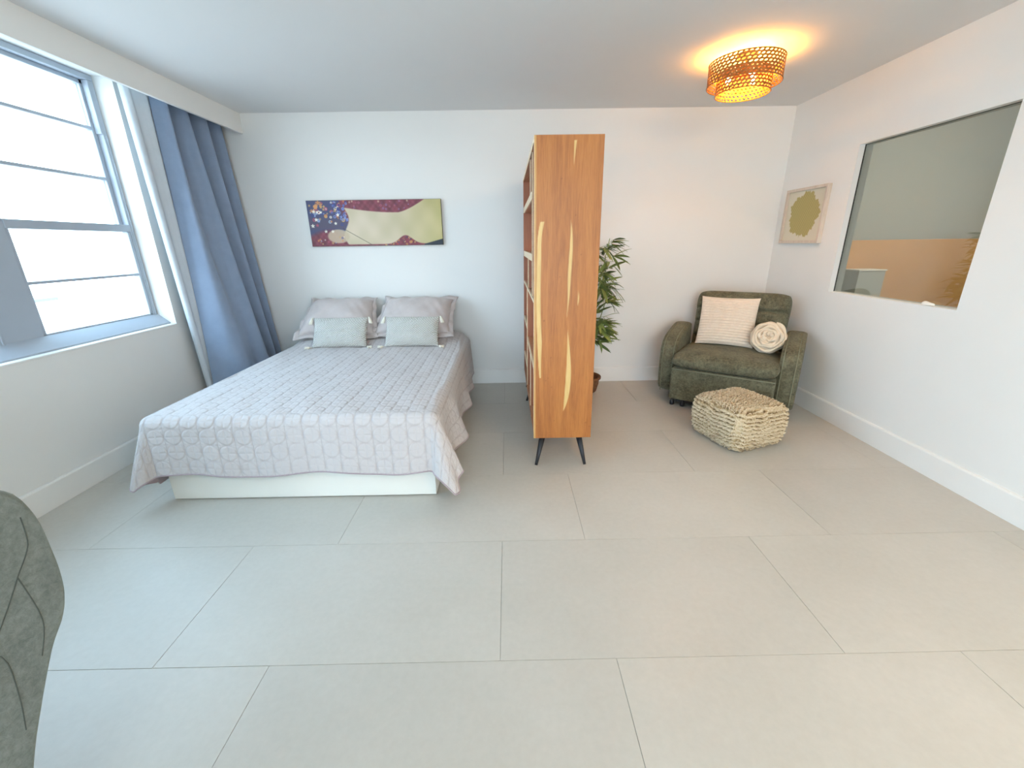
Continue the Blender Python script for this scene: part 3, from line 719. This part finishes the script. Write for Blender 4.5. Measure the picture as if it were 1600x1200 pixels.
def arm(sx):
    t0, t1 = 0.385, 0.50
    pr = [(0.13, 0.045), (0.115, 0.20), (0.10, 0.40), (0.115, 0.49), (0.16, 0.555), (0.24, 0.595), (0.36, 0.62), (0.50, 0.65), (0.60, 0.655), (0.625, 0.60), (0.625, 0.045)]
    bm = bmesh.new(); n = len(pr)
    rings = []
    prof = [(0.0, 0.0), (0.008, 0.55), (0.028, 0.9), (0.055, 1.0), (0.09, 1.0), (0.12, 0.88), (0.142, 0.5), (0.150, 0.0)]
    cy = sum(p_[0] for p_ in pr)/n; cz = 0.34
    for dx, k in prof:
        kk = 0.022*(1-k)
        row = []
        for (yy, zz) in pr:
            vy, vz = yy-cy, zz-cz; l = math.hypot(vy, vz)
            row.append(bm.verts.new((sx*(0.378 + dx), yy - vy/l*kk, max(0.045, zz - vz/l*kk))))
        rings.append(row)
    for a_, b_ in zip(rings[:-1], rings[1:]):
        for i in range(n): bm.faces.new((a_[i], a_[(i+1) % n], b_[(i+1) % n], b_[i]))
    bm.faces.new(rings[0]); bm.faces.new(rings[-1][::-1])
    o = obj('armrest', bm, 'velvet', ch, True)
    md = o.modifiers.new('s', 'SUBSURF'); md.levels = 2; md.render_levels = 2
    for xx in (0.405, 0.492):
        tube('piping', [(sx*xx, yy-0.004 if i < 5 else yy, zz+(0.004 if i > 3 else 0)) for i, (yy, zz) in enumerate([(0.126, 0.09), (0.117, 0.20), (0.102, 0.38), (0.118, 0.485), (0.165, 0.548), (0.245, 0.592), (0.36, 0.616), (0.48, 0.642)])], 0.004, 'velvet_seam', o, 6, 'lighter piping on the armrest')
arm(-1); arm(1)
for (x_, y_) in ((-0.36, 0.05), (0.36, 0.05), (-0.27, 0.045), (0.27, 0.045), (-0.40, 0.56), (0.40, 0.56)):
    lathe('caster', [(0.016, 0.0), (0.02, 0.006), (0.02, 0.03), (0.012, 0.04), (0.012, 0.07)], 'caster', ch, 12, (x_, y_))
boxes('mechanism_bar', [(-0.33, 0.33, 0.05, 0.07, 0.03, 0.07)], 'caster', ch)

def on_chair(P):
    a = AZ; return (AO[0] + P[0]*math.cos(a) - P[1]*math.sin(a), AO[1] + P[0]*math.sin(a) + P[1]*math.cos(a), P[2])
def rib_fn(U, V): return 0.0065*np.cos(V*PI*18)
c1, _ = pillow('cushion', 'square cream cushion with ribbed stripes leaning on the green armchair back', 'cushion', 0.46, 0.43, 0.13, 'rib', on_chair((-0.075, 0.44, 0.487)), math.radians(20), AZ + math.radians(4), None, pinch=0.04, n=190, fn=rib_fn, power=2.6)
def rose():
    t = thing('round_cushion', 'round cream rose-shaped cushion beside the ribbed cushion on the armchair', 'cushion', on_chair((0.262, 0.335, 0.483)), AZ)
    R = 0.132; nr, nt = 70, 144
    r = np.linspace(0, 1, nr); th = np.linspace(0, 2*PI, nt, endpoint=False)
    Rr, Th = np.meshgrid(r, th, indexing='ij')
    V = []
    # spiral petals: sawtooth in r modulated by angle
    sp2 = Rr*4.3 - Th/(2*PI)*1.0 + 0.20*np.sin(5*Th + 5*Rr) + 0.06*np.sin(3*Th - 9*Rr)
    saw = sp2 - np.floor(sp2)
    body = np.sqrt(np.clip(1-Rr**2.4, 0, 1))
    dep = -0.045*body - 0.004*np.sin(7*Th + 9*Rr)*body
    edge = R*(1 + 0.02*np.sin(9*Th)*Rr)
    X, Z = Rr*edge*np.cos(Th), Rr*edge*np.sin(Th)
    F_ = np.stack([X, dep, Z], -1); B_2 = np.stack([X, 0.055*body, Z], -1)
    V = np.concatenate([F_.reshape(-1, 3), B_2.reshape(-1, 3)]); F = []
    tl = math.radians(22)
    def face(off):
        q = []
        for i in range(nr-1):
            for j in range(nt): q.append((off+i*nt+j, off+i*nt+(j+1) % nt, off+(i+1)*nt+(j+1) % nt, off+(i+1)*nt+j))
        return q
    F = face(0) + face(nr*nt)
    z = V[:, 2] + R; y_ = V[:, 1].copy(); V[:, 1] = y_*math.cos(tl) + z*math.sin(tl); V[:, 2] = -y_*math.sin(tl) + z*math.cos(tl)
    zmin = V[:, 2].min(); V[:, 2] -= zmin
    me = bpy.data.meshes.new('x'); me.from_pydata(V.tolist(), [], F); bm = bmesh.new(); bm.from_mesh(me)
    bmesh.ops.remove_doubles(bm, verts=bm.verts[:], dist=0.0002); bmesh.ops.dissolve_degenerate(bm, edges=bm.edges[:], dist=1e-5)
    obj('body', bm, 'rose', t, True)
    # ruffled fabric strip wound in a spiral over the face
    m_ = 520; s_ = np.linspace(0, 1, m_); tht = 2*PI*5.2*s_**0.75
    rr = 0.012 + 0.100*s_; rr = rr + 0.005*np.sin(tht*2.6)*(1-s_**6)
    dome = lambda r_: -0.045*np.sqrt(np.clip(1-(r_/R)**2.4, 0, 1))
    Vs = []
    for k_, (h_, dr) in enumerate(((-0.012, -0.004), (0.006, 0.0), (0.018, 0.004), (0.024, 0.011), (0.020, 0.019), (0.010, 0.023))):
        hh = h_*(0.85 + 0.25*np.sin(tht*3.7 + 1))*np.clip((1-s_)/0.12, 0.05, 1) if h_ > 0 else h_
        r2 = rr + dr*(1 + 0.25*np.sin(tht*5.3))
        Vs.append(np.stack([r2*np.cos(tht), dome(np.minimum(rr, R*0.97)) - hh, r2*np.sin(tht)], 1))
    Vs = np.concatenate(Vs); z = Vs[:, 2] + R; y_ = Vs[:, 1].copy()
    Vs[:, 1] = y_*math.cos(tl) + z*math.sin(tl); Vs[:, 2] = -y_*math.sin(tl) + z*math.cos(tl)
    Vs[:, 2] -= zmin
    o = pyd('petal_ruffle', Vs, grid_faces(6, m_), 'rose', t)
    md = o.modifiers.new('th', 'SOLIDIFY'); md.thickness = 0.005; md.offset = 0
rose()

# ---------------------------------------------------------------- pouf
def pouf():
    t = thing('pouf', 'cream and tan looped-wool cube pouf on the floor before the armchair', 'pouf', (1.64, 2.80, 0), math.radians(18.6))
    bm = bmesh.new(); sbox(bm, -0.21, 0.21, -0.215, 0.215, 0.0, 0.30)
    bmesh.ops.bevel(bm, geom=bm.edges[:], offset=0.05, segments=5, profile=0.5, affect='EDGES')
    bmesh.ops.subdivide_edges(bm, edges=[e for e in bm.edges if e.calc_length() > 0.2], cuts=40, use_grid_fill=True)
    bmesh.ops.triangulate(bm, faces=bm.faces[:]); bm.normal_update()
    P = []
    for v in bm.verts:
        c = v.co; n = v.normal
        bul = 0.018*(1-(c.z/0.15-1)**2)
        k = 1 + bul/0.21; P.append((c.x*k*(1 - 0.06*(1-c.z/0.3)), c.y*k*(1 - 0.06*(1-c.z/0.3)), max(0.0, c.z + (0.012*(1-(c.x/0.21)**2)*(1-(c.y/0.21)**2) if c.z > 0.2 else 0))))
    for v, q in zip(bm.verts, P): v.co = q
    bm.normal_update()
    PC = 0.027
    def course(x, y, z, nz): c = (y + 0.012*math.sin(x*21) + 0.005*math.sin(x*55)) if nz > 0.7 else (z + 0.010*math.sin(x*19 + y*15) + 0.004*math.sin(x*51-y*43)); return 0.5 + 0.5*math.cos(2*PI*c/PC)
    cv = [course(v.co.x, v.co.y, v.co.z, v.normal.z) for v in bm.verts]
    nn = [v.normal.copy() for v in bm.verts]
    for v, c, n_ in zip(bm.verts, cv, nn):
        v.co += n_*(0.011*(c-0.5) + random.gauss(0, 0.0012))
        if v.co.z < 0.0: v.co.z = 0.0
    fs = [f for f in bm.faces if f.calc_center_median().z > 0.012 or abs(f.normal.z) < 0.9]
    tri = [(np.array([tuple(v.co) for v in f.verts]), np.array(tuple(f.normal)), f.calc_area()) for f in fs if len(f.verts) == 3]
    body = obj('body', bm, 'wool', t, True)
    at = body.data.attributes.new('course', 'FLOAT', 'POINT'); at.data.foreach_set('value', cv)
    # yarn loops, in rows
    areas = np.array([a for _, _, a in tri]); pr = areas/areas.sum(); N = 9500
    idx = rng.choice(len(tri), N, p=pr); V = []; F = []; CA = []
    for i in idx:
        tr, n, _ = tri[i]; a, b = rng.random(2)
        if a+b > 1: a, b = 1-a, 1-b
        q = tr[0] + a*(tr[1]-tr[0]) + b*(tr[2]-tr[0])
        if q[2] < 0.012: continue
        c_ = course(q[0], q[1], q[2], n[2])
        if c_ < 0.45 and rng.random() < 0.8: continue
        d = np.cross(n, (0, 0, 1.0)) if abs(n[2]) < 0.7 else np.array([1.0, 0, 0])
        CA += [0.55 + 0.45*c_]*10
        d = d + rng.normal(size=3)*0.35; d /= np.linalg.norm(d); s = np.cross(n, d); s /= np.linalg.norm(s)+1e-9
        L = 0.007 + 0.006*rng.random(); wd = 0.0028; h = 0.007 + 0.006*rng.random(); o0 = len(V)
        arc = [(-L, -0.002), (-L*0.6, h*0.8), (0, h), (L*0.6, h*0.8), (L, -0.002)]
        for (u_, hh) in arc:
            c = q + d*u_ + n*hh; V.append(c - s*wd); V.append(c + s*wd)
        for k in range(4): F.append((o0+2*k, o0+2*k+1, o0+2*k+3, o0+2*k+2))
    V = np.array(V); V[:, 2] = np.maximum(V[:, 2], 0.002)
    me = bpy.data.meshes.new('yarn_loops'); me.from_pydata(V.tolist(), [], F)
    at = me.attributes.new('course', 'FLOAT', 'POINT'); at.data.foreach_set('value', CA)
    o = link('yarn_loops', me, 'wool', t, True); o['kind'] = 'stuff'
pouf()

# ---------------------------------------------------------------- pictures
def painted(name, w_, h_, nx, nz, fn, mat, parent, plane, off):
    u = np.linspace(0, 1, nx); v = np.linspace(0, 1, nz); Uu, Vv = np.meshgrid(u, v, indexing='ij')
    c = fn(Uu*w_, Vv*h_)
    if plane == 'xz': P = np.stack([Uu*w_ - w_/2, np.full_like(Uu, off), Vv*h_ - h_/2], -1); F = grid_faces(nx, nz)
    else: P = np.stack([np.full_like(Uu, off), w_/2 - Uu*w_, Vv*h_ - h_/2], -1); F = grid_faces(nx, nz)
    me = bpy.data.meshes.new(name); me.from_pydata(P.reshape(-1, 3).tolist(), [], F.tolist())
    at = me.attributes.new('paint', 'FLOAT_COLOR', 'POINT')
    lin = np.where(c <= 0.04045, c/12.92, ((np.clip(c, 0, 1)+0.055)/1.055)**2.4)
    at.data.foreach_set('color', np.concatenate([lin, np.ones(lin.shape[:2]+(1,))], -1).reshape(-1).astype(np.float32))
    return link(name, me, mat, parent)
def hexc(h): h = h.lstrip('#'); return np.array([int(h[i:i+2], 16)/255 for i in (0, 2, 4)])
def abstract(X, Z):
    # free colour composition, about the canvas' own tones: burgundy, slate with dots, ochre cream field
    w_, h_ = 1.215, 0.395
    r = np.random.default_rng(3)
    C = np.zeros(X.shape + (3,)); n = lambda a, b, p: np.sin(X*a + p)*np.cos(Z*b + p*1.7)
    burg = hexc('#7E3F4C'); C[:] = burg
    C += (0.05*n(60, 45, 1))[..., None]*np.array([1, .4, .5]) + (0.03*n(130, 110, 2))[..., None]
    def mix(m, col):
        nonlocal C
        C = C*(1-m[..., None]) + np.asarray(col)*m[..., None]
    sm = lambda d, e=0.006: np.clip(d/e + 0.5, 0, 1)
    # slate field on the left
    edge = 0.34 + 0.05*np.sin(Z*11 + 0.6)
    mix(sm(edge - X, 0.05)*sm(Z - 0.09 - 0.05*np.sin(X*9), 0.04), hexc('#4C4F72') + 0*C)
    mix(sm(0.33 - X, 0.06)*sm(Z-0.15, 0.03)*sm(0.24-Z, 0.05)*0.7, hexc('#5D5262') + 0*C)
    # ochre cream field
    topc = 0.335 - 0.05*np.sin(np.clip((X-0.3)/0.5, 0, 1)*PI*0.5) + 0.13*np.clip((X-0.82)/0.28, 0, 1)**1.4
    botc = 0.012 + 0.075*np.exp(-((X-0.87)/0.085)**2) + 0.03*np.clip((X-1.12)/0.1, 0, 1)
    leftc = 0.335 + 0.05*np.abs((Z-0.19)/0.2)**2*0.3
    m = sm(topc - Z, 0.008)*sm(Z - botc, 0.008)*sm(X - leftc + 0.03*np.sin(Z*20), 0.012)
    base = hexc('#CFC2A6') + (0.035*n(9, 13, 0.5) + 0.02*n(31, 22, 2.2))[..., None]*np.array([1, .8, 1.2])
    base = base*(1 - 0.25*np.clip((X-0.8)/0.5, 0, 1)[..., None]*np.array([0.35, 0.3, 1.2]))
    C = C*(1-m[..., None]) + base*m[..., None]
    # small cream patch low left
    mix(sm(0.075 - np.hypot((X-0.255)*0.75, (Z-0.085)*1.25), 0.012)*0.85, hexc('#C9B79A') + 0*C)
    # thin dark line across
    ln = np.abs((Z - 0.155) + 0.58*(X-0.30)); mix(sm(0.0022 - ln, 0.003)*((X > 0.30) & (X < 0.56) & (Z > 0.004)), hexc('#4A4038') + 0*C)
    # slate wedge bottom right
    mix(sm(0.045*(X-1.02)/0.18 - Z + 0.004, 0.004)*(X > 1.04), hexc('#2F3844') + 0*C)
    # dots and flecks
    pal = ['#D98A4E', '#EDE6D6', '#8FA0C8', '#3D4A86', '#C9A46A', '#A8BBD2', '#B5566A']
    def dots(x0, x1, z0, z1, N, r0, r1, pl, ring=False):
        for _ in range(N):
            cx_, cz_, rr, cc = r.uniform(x0, x1), r.uniform(z0, z1), r.uniform(r0, r1), pl[r.integers(len(pl))]
            dd = np.hypot(X-cx_, Z-cz_)
            if ring and r.random() < 0.5: mix(sm(rr*0.28 - np.abs(dd-rr*0.75), 0.003)*(m < 0.3), hexc(cc) + 0*C)
            else: mix(sm(rr*(0.75 + 0.3*np.sin(5*np.arctan2(Z-cz_, X-cx_))) - dd, 0.003)*(m < 0.3), hexc(cc) + 0*C)
    dots(0.02, 0.38, 0.18, 0.39, 60, 0.006, 0.016, pal, True)
    dots(0.22, 0.36, 0.22, 0.38, 34, 0.008, 0.014, ['#5C6CB0', '#8090C8', '#39458A'], True)
    dots(0.03, 0.16, 0.30, 0.38, 7, 0.016, 0.024, ['#C58A5E', '#D99A62'])
    dots(0.03, 0.33, 0.12, 0.34, 9, 0.012, 0.017, ['#F2EEE0'])
    dots(0.05, 0.32, 0.01, 0.08, 14, 0.005, 0.01, pal, True)
    dots(0.38, 0.95, 0.31, 0.39, 26, 0.006, 0.012, ['#A85A70', '#8C6A92', '#C8A090', '#6A3A58'], True)
    dots(0.66, 1.0, 0.005, 0.07, 44, 0.007, 0.013, ['#C89050', '#B0483C', '#5A5A70', '#D8B070', '#8A3A48', '#3E4460'], True)
    return np.clip(C, 0, 1)
pa = thing('wall_painting', 'long narrow abstract canvas in burgundy, slate and ochre above the bed', 'painting', (-1.2, D-0.016, 1.567))
box('canvas', -0.6075, 0.6075, -0.015, 0.015, -0.1975, 0.1975, 'canvas_edge', pa, bev=0.002)
painted('painted_face', 1.211, 0.391, 330, 110, abstract, 'paint', pa, 'xz', -0.0158)

fr = thing('framed_print', 'small framed print of an olive leafy blob on the right wall', 'picture', (XR-0.012, 3.807, 1.558))
Wf, Hf = 0.505, 0.44
fw_ = 0.022
for (a0, a1, b0, b1) in ((-Wf/2, Wf/2, Hf/2-fw_, Hf/2), (-Wf/2, Wf/2, -Hf/2, -Hf/2+fw_), (-Wf/2, -Wf/2+fw_, -Hf/2+fw_, Hf/2-fw_), (Wf/2-fw_, Wf/2, -Hf/2+fw_, Hf/2-fw_)):
    box('frame_rail', -0.022, 0.012, a0, a1, b0, b1, 'whitewash', fr, bev=0.001)
def blob(X, Z):
    w_, h_ = Wf-2*fw_, Hf-2*fw_
    C = np.zeros(X.shape+(3,)) + hexc('#D8D2BE')
    an = np.arctan2(Z-h_*0.53, X-w_*0.5)
    R = 0.148*(1 + 0.06*np.sin(5*an+1) + 0.04*np.sin(11*an+2) + 0.03*np.sin(23*an) + 0.02*np.sin(41*an+1) - 0.06*np.sin(an))
    d = np.hypot((X-w_*0.5)*0.82, (Z-h_*0.55)*0.86); m = np.clip((R-d)/0.006+0.5, 0, 1)
    st = np.clip((0.004-np.abs(X-w_*0.47))/0.003, 0, 1)*(Z > h_*0.07)*(Z < h_*0.3); m = np.maximum(m, st)
    c = hexc('#AFA369') + 0.03*(np.sin(X*230+Z*90)*np.sin(Z*210))[..., None]
    return C*(1-m[..., None]) + c*m[..., None]
painted('print', Wf-2*fw_, Hf-2*fw_, 110, 96, blob, 'print', fr, 'yz', -0.004)

# small white object on the sill
bm = bmesh.new(); bmesh.ops.create_uvsphere(bm, u_segments=20, v_segments=12, radius=1)
for v in bm.verts: v.co = Vector((v.co.x*0.014, v.co.y*0.042*(1-0.15*v.co.y), max(-0.6, v.co.z)*0.014*(1+0.25*math.sin(v.co.y*3))))
so = obj('sill_ornament', bm, 'white_gloss', None, True); so.location = (XR+0.022, 2.56, WZ0+0.0084)
tag(so, 'small white pebble-like ornament lying on the interior window sill', 'ornament')

# ---------------------------------------------------------------- ceiling lamp
LX, LY = 1.508, 3.108
lp = thing('ceiling_lamp', 'lit two-tier woven brass drum lamp glowing on the ceiling', 'lamp', (LX, LY, HC))
def drum(name, R, z0, z1, ncol, nrow, par):
    """pierced drum: staggered leaf-shaped openings in one sheet"""
    bm = bmesh.new(); hgt = z1-z0; ch_ = hgt/nrow
    V = {}
    def vert(a, z):
        key = (round(a*1e4) % round(2*PI*1e4), round(z*1e5))
        if key not in V: V[key] = bm.verts.new((R*math.cos(a), R*math.sin(a), z))
        return V[key]
    da = 2*PI/ncol
    for r in range(nrow):
        for c in range(ncol):
            o = r*0.62
            a0 = (c+o)*da; sk = 0.22*da
            za, zb = z0 + r*ch_, z0 + (r+1)*ch_
            # hole as hexagon skewed, inside cell quad
            cell = [(a0, za), (a0+da*0.5, za), (a0+da, za), (a0+da, zb), (a0+da*0.5, zb), (a0, zb)]
            hole = [(a0+da*0.12, za+ch_*0.26), (a0+da*0.42, za+ch_*0.20), (a0+da*0.74, za+ch_*0.38), (a0+da*0.88, za+ch_*0.74), (a0+da*0.58, za+ch_*0.82), (a0+da*0.26, za+ch_*0.60)]
            co = [bm.verts.new((R*math.cos(a), R*math.sin(a), z)) for a, z in cell]; ho = [bm.verts.new((R*math.cos(a), R*math.sin(a), z)) for a, z in hole]
            for k in range(6): bm.faces.new((co[k], co[(k+1) % 6], ho[(k+1) % 6], ho[k]))
    bmesh.ops.remove_doubles(bm, verts=bm.verts[:], dist=1e-5)
    o = obj(name, bm, 'mesh_metal', par, False)
    md = o.modifiers.new('t', 'SOLIDIFY'); md.thickness = 0.0016
    for z in (z0, z1):
        tube('rim', [(R*math.cos(a), R*math.sin(a), z) for a in np.linspace(0, 2*PI, 49)], 0.003, 'mesh_metal', o, 6)
    return o
drum('outer_shade', 0.214, -0.164, -0.042, 48, 7, lp)
drum('inner_shade', 0.158, -0.215, -0.100, 40, 6, lp)
lathe('canopy', [(0.055, -0.022), (0.06, -0.012), (0.06, 0.0)], 'mesh_metal', lp, 24)
tube('stem', [(0, 0, -0.02), (0, 0, -0.12)], 0.006, 'mesh_metal', lp)
for k in range(3):
    a = 2*PI*k/3 + 0.5; bx_, by_ = 0.09*math.cos(a), 0.09*math.sin(a)
    tube('lamp_arm', [(0, 0, -0.11), (bx_, by_, -0.105)], 0.005, 'mesh_metal', lp)
    bm = bmesh.new(); bmesh.ops.create_uvsphere(bm, u_segments=14, v_segments=10, radius=0.017)
    for v in bm.verts: v.co.z *= 1.4
    for v in bm.verts: v.co += Vector((bx_, by_, -0.125))
    obj('bulb', bm, 'bulb', lp, True)
    l = bpy.data.lights.new('bulb_light', 'POINT'); l.energy = 9.0; l.color = (1.0, 0.42, 0.06); l.shadow_soft_size = 0.02
    lo = bpy.data.objects.new('bulb_light', l); COL.objects.link(lo); lo.parent = lp; lo.location = (bx_, by_, -0.088)

# ---------------------------------------------------------------- near sofa at lower left
def near_sofa():
    t = thing('sofa', 'grey-green velvet sofa with diagonal seams cut by the lower left photo edge', 'sofa', (-1.05, 0.62, 0))
    # end face outline in (y,z) world, measured from the photo
    out = [(0.815, 0.82), (0.819, 0.72), (0.816, 0.65), (0.806, 0.598), (0.785, 0.555), (0.746, 0.508), (0.682, 0.396), (0.637, 0.305), (0.58, 0.16), (0.55, 0.04), (-0.22, 0.04), (-0.24, 0.3), (-0.22, 0.62), (-0.15, 0.80), (0.10, 0.905), (0.45, 0.935), (0.70, 0.93), (0.785, 0.895)]
    def cat(P, k, closed):
        P = np.array(P, float); n = len(P); r = []
        for i in range(n if closed else n-1):
            g_ = (lambda j: P[j % n]) if closed else (lambda j: P[min(max(j, 0), n-1)])
            p0, p1, p2, p3 = g_(i-1), g_(i), g_(i+1), g_(i+2)
            for f in np.arange(k)/k: r.append(tuple(0.5*((2*p1) + (-p0+p2)*f + (2*p0-5*p1+4*p2-p3)*f**2 + (-p0+3*p1-3*p2+p3)*f**3)))
        if not closed: r.append(tuple(P[-1]))
        return r
    out = [(y_-0.62, max(z, 0.04)) for y_, z in cat(out, 4, True)]
    bm = bmesh.new(); prof = [(0.0, 0.016), (-0.004, 0.008), (-0.014, 0.002), (-0.03, 0.0), (-1.0, 0.0), (-1.03, 0.02)]
    cy, cz = -0.33, 0.45; rings = []
    for dx, k in prof:
        row = []
        for (yy, zz) in out:
            vy, vz = yy-cy, zz-cz; l = math.hypot(vy, vz); row.append(bm.verts.new((dx, yy-vy/l*k, zz-vz/l*k)))
        rings.append(row)
    n = len(out)
    for a_, b_ in zip(rings[:-1], rings[1:]):
        for i in range(n): bm.faces.new((a_[i], a_[(i+1) % n], b_[(i+1) % n], b_[i]))
    bm.faces.new(rings[0]); bm.faces.new(rings[-1][::-1])
    o = obj('upholstered_body', bm, 'velvet_grey', t, True)
    for f in o.data.polygons: f.use_smooth = len(f.vertices) == 4
    S = [[(0.78, 0.83), (0.775, 0.775), (0.762, 0.748), (0.734, 0.713), (0.682, 0.645), (0.60, 0.56), (0.45, 0.48), (0.2, 0.42)],
         [(0.734, 0.713), (0.742, 0.62), (0.738, 0.57), (0.715, 0.515)],
         [(0.55, 0.72), (0.60, 0.65), (0.658, 0.582), (0.655, 0.48), (0.64, 0.395)],
         [(0.2, 0.86), (0.3, 0.7), (0.45, 0.48)]]
    for q in S:
        tube('seam', [(0.0002, y_-0.62, z) for y_, z in cat(q, 4, False)], 0.0012, 'seam_dark', t, 6, 'dark stitched seam')
    for y_ in (-0.10, -0.72): lathe('foot', [(0.02, 0.0), (0.025, 0.045)], 'caster', t, 12, (-0.12, y_ ))
    for y_ in (-0.10, -0.72): lathe('foot', [(0.02, 0.0), (0.025, 0.045)], 'caster', t, 12, (-0.9, y_ ))
near_sofa()

# ---------------------------------------------------------------- furniture seen through the interior window
cab = thing('low_partition', 'wide sandy tan panel seen through the interior window glass', 'panel', (5.75, 5.85, 0))
box('panel', -1.22, 1.4, -0.03, 0.03, 0, 1.345, 'sand_wall', cab, bev=0.003)
bx = thing('grey_unit', 'low grey unit with white top seen through interior window, lower left', 'cabinet', (4.64, 5.62, 0))
box('body', -0.17, 0.17, -0.12, 0.12, 0, 0.975, 'dim_wall', bx, bev=0.002); box('top', -0.18, 0.18, -0.13, 0.13, 0.975, 0.99, 'white_gloss', bx, bev=0.002)
